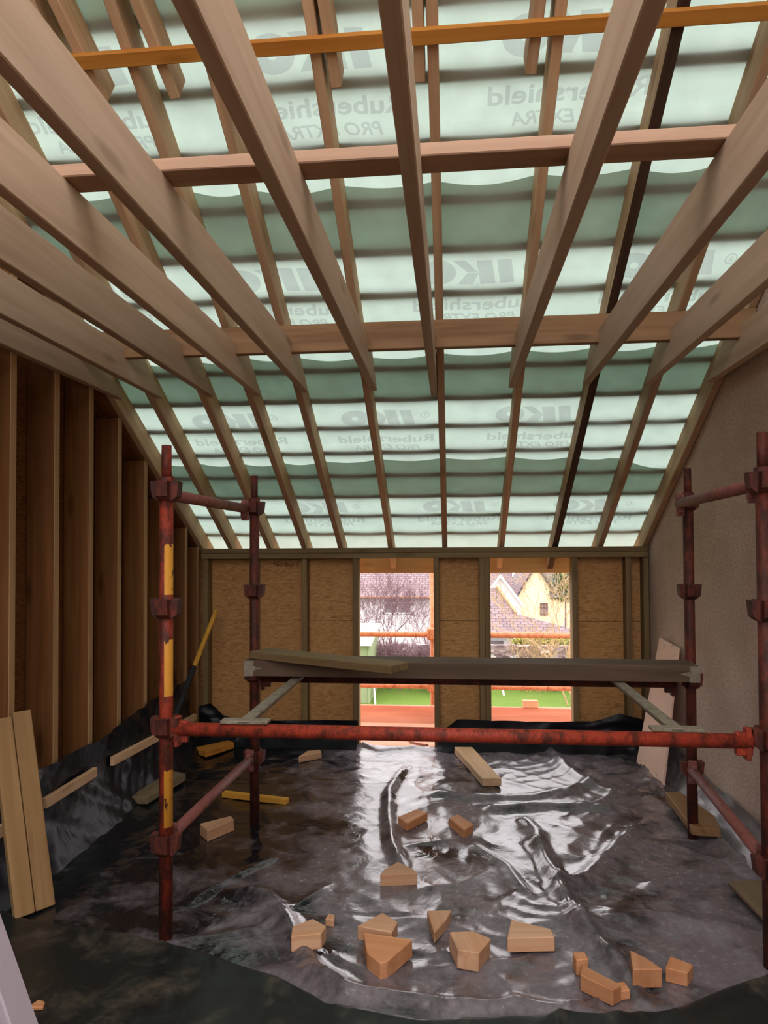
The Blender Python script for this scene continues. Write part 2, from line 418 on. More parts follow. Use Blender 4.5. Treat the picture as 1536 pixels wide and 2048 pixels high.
# left wall studs
ys = [1.52, 1.83, 2.15, 2.46, 2.79, 3.12, 3.435, 3.745, 4.08, 4.42, 4.73, 4.955]
for i, y in enumerate(ys):
    zt = roof_z(y+0.019) - 0.004
    r = empty('wall_stud', (-1.885, y, -0.019))
    k = len(ys)-i
    place = {1: 'in the dark far corner of the left wall', 2: 'second from the far corner on the left wall'}.get(k, f'{ORD[k-1]} from the far corner on the left wall')
    tag(r, 'tall brown timber wall stud, ' + place, 'wall stud', 'studs of the left gable wall')
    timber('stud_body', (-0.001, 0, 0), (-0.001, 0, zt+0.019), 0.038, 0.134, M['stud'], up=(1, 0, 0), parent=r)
    tag(timber('stud_edge', (0.068, 0, 0), (0.068, 0, zt+0.019), 0.038, 0.004, M['stud_edge'], up=(1, 0, 0), parent=r, bev=0.0), 'pale edge')  # room-side edge coloured paler than the stud body

# ------------------------------------------------------------------ rafters
for i, x in enumerate(RAFT):
    s0, s1 = -0.32, S_RIDGE - 0.03
    dark = (i == 8)
    a, b = roof(x, s0, ND/2), roof(x, s1, ND/2)
    w = RW
    o = timber('rafter', a, b, w, ND, M['rafter'], up=(0, ST, CT))
    lab = {0: 'first rafter from the left, tight against the stud wall', 10: 'last rafter on the right, tight against the rendered wall',
           8: 'ninth rafter from the left, its underside almost black'}.get(i, f'pale sloping rafter, {ORD[i]} from the left wall')
    tag(o, lab, 'rafter', 'rafters of the back roof slope')
    if dark:  # thin strips colour this rafter's underside and right face darker
        L = (b-a).length
        d = link('dark_edge', boxm((0, -w/2-0.001, -ND/2-0.003), (L, w/2+0.0, -ND/2)), M['dark'], o)
        d2 = link('dark_face', boxm((0, w/2, -ND/2), (L, w/2+0.003, ND/2)), M['dark'], o)
        tag(d, 'dark underside'); tag(d2, 'dark right face')
tag(timber('gable_plate', roof(-1.893, -0.05, 0.062), roof(-1.893, S_RIDGE-0.03, 0.062), 0.12, 0.122, M['stud'], up=(0, ST, CT)),
    'dark brown sloping plate along the tops of the left wall studs', 'gable plate')
# lapped upper lengths beside the rafters
laps = [(2, -1.272, -1.200, 'third'), (3, -1.016, -0.940, 'fourth'), (5, -0.393, -0.376, 'sixth'), (6, -0.086, -0.094, 'seventh'), (7, 0.311, 0.272, 'eighth')]
for i, xu, xd, nm in laps:
    a, b = roof(xd, 3.075, ND/2-0.01), roof(xu, 3.9, ND/2-0.01)
    tag(timber('rafter_extension', a, b, 0.036, ND-0.01, M['rafter'], up=(0, ST, CT)),
        f'lapped upper length with sawn end beside the {nm} rafter from the left', 'rafter extension', 'upper rafter lengths lapped at the top')
# thin orange brace under the rafters
tag(timber('brace_batten', roof(-1.30, 3.215, -0.011), roof(1.30, 3.215, -0.011), 0.047, 0.022, M['orange'], up=(0, ST, CT)),
    'thin orange treated batten nailed across the undersides of the rafters near the top', 'batten')
# purlin on the ties
tag(timber('purlin', (-1.80, 3.235, 2.361), (1.335, 3.235, 2.361), 0.040, 0.128, M['beam']),
    'deep brown purlin beam crossing on top of the ceiling ties under the rafters', 'purlin')
# ceiling ties
JO = [(-1.777, 3.66), (-1.556, 3.67), (-1.271, 3.66), (-1.016, 3.67), (-0.752, 3.62), (-0.394, 3.62), (-0.086, 3.78), (0.312, 3.64), (0.677, 3.62), (0.986, 3.64), (1.281, 3.63)]
ZJ, HJ = 2.198, 0.155
for i, (x, ye) in enumerate(JO):
    y0 = -1.40
    prof = [(0, 0), (ye-y0, 0), (ye-y0-HJ/SL*0.85, HJ), (0, HJ)]
    o = link('ceiling_joist', prismm(prof, -0.018, 0.018, 'XZ', 0.003), M['joist'], matrix=frame((x, y0, ZJ), (0, 1, 0), (0, 0, 1)))
    lab = {0: 'pale ceiling tie nearest the left stud wall', 10: 'pale ceiling tie nearest the right rendered wall',
           6: 'central pale ceiling tie running straight overhead, seventh from the left'}.get(i, f'pale ceiling tie running overhead, {ORD[i]} from the left wall')
    tag(o, lab, 'ceiling joist', 'ceiling ties fixed beside the rafters')
tag(timber('binder', (-1.065, 1.782, 2.370), (0.79, 1.782, 2.370), 0.087, 0.034, M['binder']),
    'flat pinkish timber binder laid across the tops of the ceiling ties', 'binder')
# fascia beyond the knee wall
tag(timber('fascia_board', (-1.95, 5.297, 1.29), (1.36, 5.297, 1.29), 0.02, 0.17, M['soffit']),
    'orange fascia board outside across the tops of both window openings', 'fascia')

# ------------------------------------------------------------------ roof membrane and tile battens
def sag(x):
    for a, b in zip(RAFT[:-1], RAFT[1:]):
        if a <= x <= b: return math.sin(PI*(x-a)/(b-a))
    return 0.0
def sheet(s0, s1, lift, seed, label, droop=0.0):
    bm = bmesh.new(); nx, ns = 132, max(8, int((s1-s0)/0.05))
    rows = []
    for j in range(ns+1):
        row = []
        for i in range(nx+1):
            x = -1.972 + (1.341+1.972)*i/nx
            w = noise.noise(Vector((x*1.6, seed, 0.3)))
            top = s1 - 0.020*sag(x) + 0.03*w - droop*max(0.0, x-0.95)*0.45
            s = s0 + (top-s0)*j/ns + (0.004*sag(x) if j == 0 else 0)
            n = ND + 0.002 + lift - 0.009*sag(x)*(0.7+0.5*noise.noise(Vector((x*0.9, s*2.0, seed)))) 
            n = min(n, ND+0.002+lift)
            row.append(bm.verts.new(roof(x, s, n)))
        rows.append(row)
    for j in range(ns):
        for i in range(nx): bm.faces.new((rows[j][i], rows[j][i+1], rows[j+1][i+1], rows[j+1][i]))
    o = link('roof_membrane', bm, M['membrane'], smooth=True)
    # local frame: X across, Y up the slope, so the reinforcing grid follows the sheet
    mw = frame(roof(0, 0, 0), (1, 0, 0), (0, ST, CT)); o.data.transform(mw.inverted()); o.matrix_world = mw
    return tag(o, label, 'roof membrane', 'overlapping sheets of green roof membrane')
SH = [sheet(-0.30, 0.842, 0.000, 1.3, 'lowest translucent green membrane sheet, just above the back wall plate', 0.9),
      sheet(0.435, 1.712, 0.0012, 2.7, 'second translucent green membrane sheet up from the back wall plate'),
      sheet(1.365, 2.648, 0.0024, 4.1, 'third translucent green membrane sheet up, crossing behind the brown purlin'),
      sheet(2.318, 3.60, 0.0036, 5.9, 'fourth translucent green membrane sheet up, behind the orange batten'),
      sheet(3.262, S_RIDGE+0.12, 0.0048, 7.7, 'topmost translucent green membrane sheet at the top of the roof')]
def lettering(parent, sidx, xr, width, sc, height, body, name, shear=0.0, lift=0.0):
    """Printing on the outer face, read in reverse from inside: xr is the x of the first letter."""
    cu = bpy.data.curves.new('print', 'FONT'); cu.body = body; cu.size = 1.0; cu.shear = shear; cu.resolution_u = 3; cu.offset = 0.022
    t = bpy.data.objects.new('print', cu); COL.objects.link(t)
    dg = bpy.context.evaluated_depsgraph_get(); me = bpy.data.meshes.new_from_object(t.evaluated_get(dg)); COL.objects.unlink(t)
    bm = bmesh.new(); bm.from_mesh(me); bpy.data.meshes.remove(me)
    bmesh.ops.subdivide_edges(bm, edges=[e for e in bm.edges if e.calc_length() > 0.12], cuts=2)
    x0 = min(v.co.x for v in bm.verts); x1 = max(v.co.x for v in bm.verts); y0 = min(v.co.y for v in bm.verts); y1 = max(v.co.y for v in bm.verts)
    mw = parent.matrix_world.inverted()
    for v in bm.verts:
        x = xr - (v.co.x-x0)/(x1-x0)*width; s = sc + ((v.co.y-y0)/(y1-y0)-0.5)*height
        v.co = mw @ roof(x, s, ND - 0.002 - 0.012*sag(x))
    return link(name, bm, M['ink'], parent)
def brand(parent, xr, s_pro, s_rub, s_logo):
    lettering(parent, 0, xr, 0.56, s_rub, 0.068, 'Rubershield', 'brand_lettering')
    lettering(parent, 0, xr-0.08, 0.39, s_pro, 0.050, 'PRO EXTRA', 'grade_lettering', 0.25)
    # logo: slanted I and K, wide oval O with a small eye, registered mark
    bm = bmesh.new()
    def lp(u, v):   # u 0..1 along the reading direction, v 0..1 up
        x = xr - 0.10 - u*0.42; s = s_logo + (v-0.5)*0.125
        return parent.matrix_world.inverted() @ roof(x, s, ND - 0.002 - 0.012*sag(x))
    def poly(pts):
        q = [bm.verts.new(lp(*p)) for p in pts]; bm.faces.new(q)
    sh = 0.05
    poly([(0.00, 0), (0.15, 0), (0.15+sh, 1), (0.00+sh, 1)])
    poly([(0.20, 0), (0.36, 0), (0.36+sh, 1), (0.20+sh, 1)])
    poly([(0.385, 0.50), (0.52, 1), (0.66, 1), (0.50, 0.52)])
    poly([(0.385, 0.48), (0.50, 0.50), (0.60, 0), (0.44, 0)])
    N = 28
    outer = [bm.verts.new(lp(0.81+0.19*math.cos(2*PI*k/N), 0.5+0.52*math.sin(2*PI*k/N))) for k in range(N)]
    inner = [bm.verts.new(lp(0.81+0.045*math.cos(2*PI*k/N), 0.5+0.14*math.sin(2*PI*k/N))) for k in range(N)]
    for k in range(N): bm.faces.new((outer[k], outer[(k+1) % N], inner[(k+1) % N], inner[k]))
    # registered mark before the logo
    c = (-0.14, 0.62)
    ro = [bm.verts.new(lp(c[0]+0.062*math.cos(2*PI*k/N), c[1]+0.22*math.sin(2*PI*k/N))) for k in range(N)]
    ri = [bm.verts.new(lp(c[0]+0.048*math.cos(2*PI*k/N), c[1]+0.17*math.sin(2*PI*k/N))) for k in range(N)]
    for k in range(N): bm.faces.new((ro[k], ro[(k+1) % N], ri[(k+1) % N], ri[k]))
    link('logo_print', bm, M['ink'], parent)
    lettering(parent, 0, xr - 0.10 - (c[0]-0.020)*0.42, 0.018, s_logo+0.015, 0.026, 'R', 'registered_mark')
DS = 0.07
for xr in (-0.97, -0.10, 0.77): brand(SH[1], xr, 0.915+DS, 0.995+DS, 1.18+DS)
for xr in (-1.37, -0.50, 0.39, 1.24): brand(SH[2], xr, 1.885+DS, 1.965+DS, 2.14+DS)
for xr in (-1.03, -0.16, 0.70): brand(SH[3], xr, 2.80+DS, 2.885+DS, 3.07+DS)
for xr in (-0.60, 0.33, 1.20): brand(SH[0], xr, 0.055+DS, 0.12+DS, 0.27+DS)
# counter battens laid across on the outside: their shade shows through the sheets
k = 0
s = -0.020
while s < S_RIDGE - 0.1:
    o = timber('tile_batten', roof(-1.97, s+0.004, ND+0.0198), roof(1.36, s+0.004, ND+0.0198), 0.049, 0.026, M['tile_batten'], up=(0, ST, CT))
    tag(o, (f'dark tile batten showing through the membrane, {ORD[k]} up from the wall plate' if k < 12 else f'dark tile batten outside the membrane near the roof top, number {k+1} up from the plate'), 'tile batten', 'tile battens outside the membrane')
    k += 1; s += 0.2339

# ------------------------------------------------------------------ polythene sheets
def seg_d(px, py, pts):
    best = 1e9; bt = 0; n = len(pts)-1
    for i in range(n):
        ax, ay = pts[i]; bx, by = pts[i+1]; dx, dy = bx-ax, by-ay
        t = max(0.0, min(1.0, ((px-ax)*dx+(py-ay)*dy)/(dx*dx+dy*dy)))
        d = math.hypot(px-ax-dx*t, py-ay-dy*t)
        if d < best: best = d; bt = (i+t)/n
    return best, bt
FOLDS = [  # points, height, half width
 ([(-0.29, 4.52), (-0.36, 4.01), (-0.33, 3.64), (-0.28, 3.28), (-0.22, 3.06)], 0.034, 0.026),
 ([(0.36, 3.40), (0.39, 3.26), (0.43, 2.83), (0.46, 2.62), (0.51, 2.45), (0.57, 2.22)], 0.042, 0.034),
 ([(-0.16, 4.02), (0.06, 3.95), (0.42, 3.99), (0.78, 4.20), (1.0, 4.38)], 0.028, 0.045),
 ([(0.14, 3.78), (0.46, 3.86), (0.89, 3.82)], 0.030, 0.05),
 ([(0.64, 5.05), (0.69, 4.55), (0.78, 4.18), (0.91, 4.03)], 0.030, 0.04),
 ([(0.99, 3.75), (0.72, 3.31), (0.51, 3.0), (0.41, 2.97)], 0.030, 0.045),
 ([(0.39, 3.26), (0.40, 3.51), (0.34, 3.69)], 0.022, 0.03),
 ([(-0.88, 2.8), (-0.74, 2.77), (-0.62, 2.6), (-0.54, 2.44), (-0.46, 2.31), (-0.34, 2.21)], 0.036, 0.04),
 ([(-1.02, 2.7), (-0.93, 2.91), (-0.78, 3.16)], 0.014, 0.02),
 ([(-0.58, 2.30), (-0.33, 2.20), (-0.02, 2.16), (0.21, 2.17), (0.5, 2.12)], 0.026, 0.035),
 ([(-0.67, 5.03), (-0.5, 4.84), (-0.26, 4.92), (-0.09, 4.81)], 0.022, 0.03),
 ([(0.39, 2.61), (0.6, 2.7), (0.8, 2.72), (1.03, 2.64)], 0.026, 0.06),
 ([(1.30, 5.0), (1.14, 4.39), (1.19, 3.76), (1.25, 3.2)], 0.026, 0.04),
 ([(0.07, 3.36), (0.22, 3.12), (0.3, 2.86)], 0.014, 0.02),
 ([(-1.05, 2.40), (-0.7, 2.55), (-0.5, 2.9)], 0.010, 0.02),
 ([(0.75, 2.95), (1.0, 3.1), (1.25, 2.9)], 0.018, 0.035),
]
SEAMS = [([(-1.7, 4.13), (-0.3, 4.16)]), ([(-1.1, 3.51), (-0.35, 3.53)]), ([(-0.9, 2.66), (-0.1, 2.685)]), ([(-1.2, 4.60), (-0.3, 4.63)])]
def hz(x, y):
    h = 0.006
    h += 0.006*noise.noise(Vector((x*2.2, y*2.2, 1.7)))
    amp = 0.0035 + 0.0045*max(0.0, min(1.0, (x+0.6)/0.5))
    q = Vector((x*3.4 + 0.6*noise.noise(Vector((x*2, y*2, 5.0))), y*3.4, 8.0))
    rg = 1.0 - abs(noise.noise(q))*2.2
    h += amp*max(0.0, rg)**2
    q2 = Vector((x*8.5 + y*2.0, y*6.5, 3.0))
    h += 0.35*amp*max(0.0, 1.0-abs(noise.noise(q2))*2.5)
    m_ = max(0.0, min(1.0, (x+0.35)/0.5))
    if m_ > 0:
        a_ = x*0.75+y*0.66; b_ = -x*0.66+y*0.75
        wob = 0.25*noise.noise(Vector((x*1.8, y*1.8, 9.0)))
        z1 = noise.noise(Vector((a_*1.6, (b_+wob)*6.5, 4.4))); z2 = noise.noise(Vector(((a_-wob)*5.5, b_*1.7, 14.4)))
        msk = max(0.0, 0.35+noise.noise(Vector((x*1.5, y*1.5, 21.0))))
        h += m_*msk*(0.022*max(0.0, 1-abs(z1)*3.2)**1.5 + 0.014*max(0.0, 1-abs(z2)*3.5)**1.5)
    for pts, hh, w in FOLDS:
        xs = [p[0] for p in pts]; yy = [p[1] for p in pts]
        if x < min(xs)-3*w or x > max(xs)+3*w or y < min(yy)-3*w or y > max(yy)+3*w: continue
        d, t = seg_d(x, y, pts)
        if d < 3*w:
            tap = min(1.0, t/0.12+0.25, (1-t)/0.12+0.25)
            h += hh*tap*math.exp(-(d/w)**2)
    for pts in SEAMS:
        if abs(y-pts[0][1]) < 0.05:
            d, t = seg_d(x, y, pts)
            if d < 0.03: h -= 0.005*math.exp(-(d/0.006)**2)
    if x < -1.60: h += 0.5*(-1.60-x)**2/0.1*0.3
    return max(0.0005, h)
def floor_sheet(name, x0, x1, y0, y1, step, fn, mat, edge=None):
    bm = bmesh.new(); nx = int((x1-x0)/step); ny = int((y1-y0)/step); g = []
    for j in range(ny+1):
        row = []
        for i in range(nx+1):
            x = x0+(x1-x0)*i/nx; y = y0+(y1-y0)*j/ny
            if edge: x, y = edge(x, y)
            row.append(bm.verts.new((x, y, fn(x, y))))
        g.append(row)
    for j in range(ny):
        for i in range(nx): bm.faces.new((g[j][i], g[j][i+1], g[j+1][i+1], g[j+1][i]))
    return link(name, bm, mat, smooth=True)
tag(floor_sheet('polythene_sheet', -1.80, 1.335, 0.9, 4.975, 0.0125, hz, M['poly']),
    'wet black polythene sheet spread and wrinkled over the whole floor', 'plastic sheet')
# second sheet laid over the front corner, edge from the left wall to mid foreground
EDG = [(-1.80, 2.58), (-1.56, 2.52), (-1.16, 2.45), (-0.82, 2.36), (-0.56, 2.25), (-0.39, 2.13), (-0.1, 2.08), (0.2, 2.11), (0.45, 2.12), (0.65, 2.19), (0.85, 2.31), (1.1, 2.44), (1.33, 2.55)]
def edge_y(x):
    for (a, b), (c, d) in zip(EDG[:-1], EDG[1:]):
        if a <= x <= c: return b+(d-b)*(x-a)/(c-a)
    return EDG[-1][1]
def hz2(x, y):
    e = edge_y(x)-y
    return hz(x, y) + 0.006 + 0.010*math.exp(-((e-0.015)/0.02)**2) + 0.006*abs(noise.noise(Vector((x*6, y*6, 2.2))))
bm = bmesh.new(); g = []
for j in range(61):
    row = []
    for i in range(201):
        x = -1.79+(1.33+1.79)*i/200; e = edge_y(x)+0.012*noise.noise(Vector((x*7, 0.5, 0))); y = 0.92+(e-0.92)*j/60
        row.append(bm.verts.new((x, y, hz2(x, y))))
    g.append(row)
for j in range(60):
    for i in range(200): bm.faces.new((g[j][i], g[j][i+1], g[j+1][i+1], g[j+1][i]))
tag(link('polythene_offcut', bm, M['poly_front'], smooth=True), 'muddy dark polythene strip overlapping the floor sheet along the near foreground', 'plastic sheet')

def curtain(name, path, tops, depth_fn, mat, label, nz=26, seed=0.0, foot=0.06, sub=10):
    """Sheet turned up a wall: path of (x, y) along its foot, height at each point; leans on the wall."""
    pts = []
    for i in range(len(path)-1):
        for k in range(sub):
            t = k/sub
            pts.append((path[i][0]+(path[i+1][0]-path[i][0])*t, path[i][1]+(path[i+1][1]-path[i][1])*t, tops[i]+(tops[i+1]-tops[i])*t))
    pts.append((*path[-1], tops[-1]))
    bm = bmesh.new(); g = []
    for i, (x, y, h) in enumerate(pts):
        a = pts[max(0, i-1)]; b = pts[min(len(pts)-1, i+1)]
        d = Vector((b[0]-a[0], b[1]-a[1], 0)).normalized(); nrm = Vector((-d.y, d.x, 0))
        row = []
        for j in range(nz+1):
            t = j/nz; z = 0.004 + h*t
            off = foot*(1-t)**3 + 0.016*noise.noise(Vector((x*5+seed, y*5, z*4))) + 0.018*max(0, 1-3*abs(noise.noise(Vector((x*4+seed, y*4+z*6, 2.0))))) + 0.010*max(0, 1-3*abs(noise.noise(Vector((x*6+seed, y*9-z*7, 6.0)))))
            off = max(0.001, off)
            p = Vector((x, y, z)) + nrm*depth_fn*off
            row.append(bm.verts.new(p))
        g.append(row)
    for i in range(len(g)-1):
        for j in range(nz): bm.faces.new((g[i][j], g[i+1][j], g[i+1][j+1], g[i][j+1]))
    return tag(link(name, bm, mat, smooth=True), label, 'plastic sheet')
LX = -1.795
curtain('polythene_upstand', [(LX, 1.0), (LX, 1.6), (LX, 2.1), (LX, 2.7), (LX, 2.976), (LX, 3.48), (LX, 3.754), (LX, 4.10), (LX, 4.367), (LX, 4.62), (LX, 4.70)],
        [0.36, 0.38, 0.40, 0.42, 0.43, 0.42, 0.46, 0.485, 0.508, 0.505, 0.495], -1, M['poly_wall'], 'black polythene turned up the foot of the left stud wall behind two battens', seed=1.0, foot=0.11)
curtain('polythene_upstand', [(-1.80, 4.955), (-1.72, 4.955), (-1.62, 4.955), (-1.45, 4.955), (-1.05, 4.955), (-0.66, 4.955)], [0.27, 0.29, 0.20, 0.175, 0.18, 0.19], -1,
        M['poly_wall'], 'black polythene turned up under the boards left of the left opening', seed=4.0, foot=0.10)
curtain('polythene_upstand', [(-0.11, 4.955), (0.03, 4.955), (0.5, 4.955), (0.95, 4.955), (1.12, 4.955), (1.30, 4.955)], [0.10, 0.205, 0.20, 0.205, 0.265, 0.215], -1,
        M['poly_wall'], 'black polythene turned up across the foot of the right window opening', seed=7.0, foot=0.10)
curtain('polythene_upstand', [(1.328, 1.0), (1.328, 1.7), (1.328, 2.3), (1.328, 2.9), (1.328, 3.2), (1.328, 3.9), (1.328, 4.2), (1.328, 4.5), (1.328, 4.93)], [0.19, 0.2, 0.2, 0.2, 0.20, 0.16, 0.20, 0.19, 0.20], 1,
        M['poly_grey'], 'greyish polythene turned up the foot of the right rendered wall', seed=11.0, foot=0.09)

# battens holding the left upstand, boards and pole along the left wall
for y0, y1, lab in ((2.15, 2.68, 'short pale batten pinning the polythene, behind the leaning board'), (2.935, 3.375, 'pale batten pinning the polythene just beyond the leaning board'),
                    (3.548, 4.74, 'longest pale batten pinning the polythene, behind the near left scaffold post')):
    sag_ = -0.05 if y1 > 4.5 else 0.0
    tag(timber('fixing_batten', (-1.758, y0, 0.292), (-1.758, y1, 0.292+sag_), 0.022, 0.046, M['pale'], bev=0.002), lab, 'batten', 'battens pinning the polythene to the left wall')
lp = empty('leaning_board', (-1.585, 2.585, 0.012))
tag(lp, 'grey brown pair of boards leaning against the left wall in the foreground', 'board')
d = Vector((-1.79+1.60, 2.745-2.605, 0.70)); up_ = Vector((0.82, -0.55, 0.3))
ax = Vector((0.084, 0.118, 0)).normalized()
nrm = d.normalized().cross(ax)
for o_, dz in ((-0.038, 0.0), (0.038, 0.004)):
    timber('board', ax*o_, Vector(d)*(1.02 if o_ > 0 else 1.0) + ax*o_, 0.072, 0.030, M['lean'], up=nrm, parent=lp)
pole = link('pole', tubem([(-1.704, 4.58, 0.612), (-1.664, 4.90, 0.953)], 0.016, 12), M['yellow'])
tag(link('sleeve', tubem([(-1.742, 4.27, 0.282), (-1.704, 4.58, 0.612)], 0.0175, 12), M['black'], pole), 'dark lower sleeve')
tag(pole, 'yellow wooden pole leaning in the far left corner', 'pole')

# ------------------------------------------------------------------ offcuts and boards on the floor
def base_z(poly):
    cx = sum(p[0] for p in poly)/len(poly); cyy = sum(p[1] for p in poly)/len(poly)
    return max(hz(cx, cyy), min(hz(*p) for p in poly))
def offcut(name, poly, h, mat, label, cat, group=None, extra=0.0, tilt=0.0, bev=0.003):
    cx = sum(p[0] for p in poly)/len(poly); cyy = sum(p[1] for p in poly)/len(poly)
    a = max(range(len(poly)), key=lambda i: (Vector(poly[i])-Vector(poly[(i+1) % len(poly)])).length)
    e = Vector(poly[(a+1) % len(poly)])-Vector(poly[a]); ang = math.atan2(e.y, e.x)
    R_ = Matrix.Rotation(-ang, 2)
    q = [R_ @ (Vector(p)-Vector((cx, cyy))) for p in poly]
    z = base_z(poly)+extra
    o = link(name, prismm([tuple(p) for p in q], 0, h, 'XY', bev), mat)
    o.matrix_world = Matrix.Translation((cx, cyy, z)) @ Matrix.Rotation(ang, 4, 'Z') @ Matrix.Rotation(tilt, 4, 'X')
    return tag(o, label, cat, group)
G = 'timber offcuts lying on the polythene'
OC = M['offcut']; OD = M['offcut_dark']
for poly, h, mt, lab in [
 ([(-.99, 4.52), (-.86, 4.63), (-.88, 4.69), (-.96, 4.66)], .042, OC, 'small wedge offcut near the back wall, left of the left opening'),
 ([(-1.222, 3.364), (-1.153, 3.276), (-1.07, 3.42), (-1.10, 3.47)], .055, OC, 'wedge offcut lying beside the foot of the rear left post'),
 ([(-.278, 3.546), (-.224, 3.469), (-.13, 3.62), (-.19, 3.66)], .042, OD, 'left of two small blocks in mid floor, touching the long fold'),
 ([(-.026, 3.535), (.047, 3.391), (.095, 3.47), (.02, 3.60)], .042, OD, 'right of two small blocks in mid floor, angled towards the camera'),
 ([(-.30, 2.90), (-.149, 2.925), (-.16, 2.955), (-.235, 3.03), (-.29, 2.95)], .048, OC, 'roof shaped triangular offcut at the near end of the long fold'),
 ([(-.47, 2.59), (-.437, 2.585), (-.44, 2.625), (-.465, 2.63)], .028, OC, 'tiny pale wood chip alone on the flat sheet'),
 ([(-.548, 2.378), (-.45, 2.405), (-.442, 2.46), (-.50, 2.51), (-.56, 2.45)], .052, OC, 'squat block at the left end of the foreground offcuts'),
 ([(-.34, 2.50), (-.215, 2.47), (-.20, 2.54), (-.26, 2.60)], .050, OC, 'thin wedge just behind the large split triangular block'),
 ([(-.285, 2.33), (-.235, 2.275), (-.215, 2.285), (-.14, 2.41), (-.31, 2.44)], .060, OD, 'large split triangular block in the middle foreground'),
 ([(-.10, 2.64), (-.01, 2.65), (-.03, 2.58), (-.07, 2.49)], .040, OC, 'triangular offcut pointing at the camera, behind the five sided block'),
 ([(.008, 2.335), (.075, 2.325), (.118, 2.42), (.06, 2.46), (-.02, 2.44)], .062, OC, 'chunky five sided block in the centre foreground'),
 ([(.175, 2.435), (.335, 2.455), (.33, 2.51), (.20, 2.57)], .048, OC, 'flat slanted block right of the five sided block'),
 ([(.385, 2.335), (.425, 2.345), (.42, 2.385), (.38, 2.38)], .052, OD, 'small cube offcut touching the big dark fold'),
 ([(.384, 2.27), (.466, 2.20), (.50, 2.23), (.40, 2.33)], .050, OD, 'long pointed wedge in front of the small cube offcut'),
 ([(.542, 2.272), (.635, 2.287), (.60, 2.34), (.56, 2.38)], .060, OD, 'upright triangular offcut at the right of the foreground'),
 ([(.656, 2.331), (.717, 2.311), (.75, 2.36), (.69, 2.40)], .045, OD, 'rightmost foreground block, beside the upright triangular offcut'),
 ([(.476, 2.225), (.529, 2.239), (.52, 2.28), (.48, 2.27)], .030, OD, 'small scrap between the pointed wedge and the upright triangle'),
 ]:
    offcut('timber_offcut', poly, h, mt, lab, 'wood offcut', G, tilt=random.uniform(-0.05, 0.05))
offcut('wood_chip', [(-1.262, 2.022), (-1.214, 2.028), (-1.225, 2.055), (-1.25, 2.06)], .012, OD, 'flat orange wood chip on the muddy strip near the metal rail', 'wood chip', G, extra=0.008)
offcut('plank', [(.166, 4.151), (.275, 4.16), (.128, 4.806), (.008, 4.80)], .045, M['pale'], 'pale plank lying on the floor, pointing at the right window opening', 'plank', extra=0.006)
offcut('yellow_batten', [(-1.28, 3.862), (-.897, 3.777), (-.886, 3.812), (-1.27, 3.90)], .030, M['yellow'], 'yellow batten lying on the floor behind the rear left post', 'batten', extra=0.003)
offcut('plank', [(-1.752, 3.690), (-1.632, 3.696), (-1.575, 4.10), (-1.70, 4.16)], .040, M['board'], 'grey brown plank lying along the left wall by the near left post', 'plank', extra=0.01)
offcut('plank', [(-1.73, 4.66), (-1.62, 4.57), (-1.50, 4.80), (-1.56, 4.86)], .040, M['orange'], 'short orange brown board lying in the far left corner', 'board', extra=0.01)
offcut('plank', [(1.10, 3.445), (1.225, 3.43), (1.255, 3.60), (1.20, 3.93), (1.12, 3.93)], .040, M['beam'], 'dark brown plank on the floor beside the rear right post', 'plank', extra=0.012)
offcut('board_panel', [(1.08, 2.96), (1.10, 2.64), (1.30, 2.60), (1.32, 3.0)], .018, M['board'], 'thin greyish board lying at the lower right by the wall', 'board', extra=0.02)
# pale sheet leaning on the right wall
b0, b1 = Vector((1.165, 4.66, 0.015)), Vector((1.195, 4.20, 0.015)); t0, t1 = Vector((1.318, 4.655, 0.812)), Vector((1.322, 4.30, 0.795))
bm = bmesh.new(); nn = (b1-b0).cross(t0-b0).normalized()*0.012
q = [b0, b1, t1, t0]; A = [bm.verts.new(p) for p in q]; B = [bm.verts.new(p+nn*(1 if nn.x < 0 else -1)) for p in q]
fs = [bm.faces.new(A), bm.faces.new(B[::-1])] + [bm.faces.new((A[i], B[i], B[(i+1) % 4], A[(i+1) % 4])) for i in range(4)]
bmesh.ops.recalc_face_normals(bm, faces=fs)
tag(link('plywood_sheet', bm, M['ply']), 'pale pinkish plywood offcut leaning against the right rendered wall', 'plywood sheet')

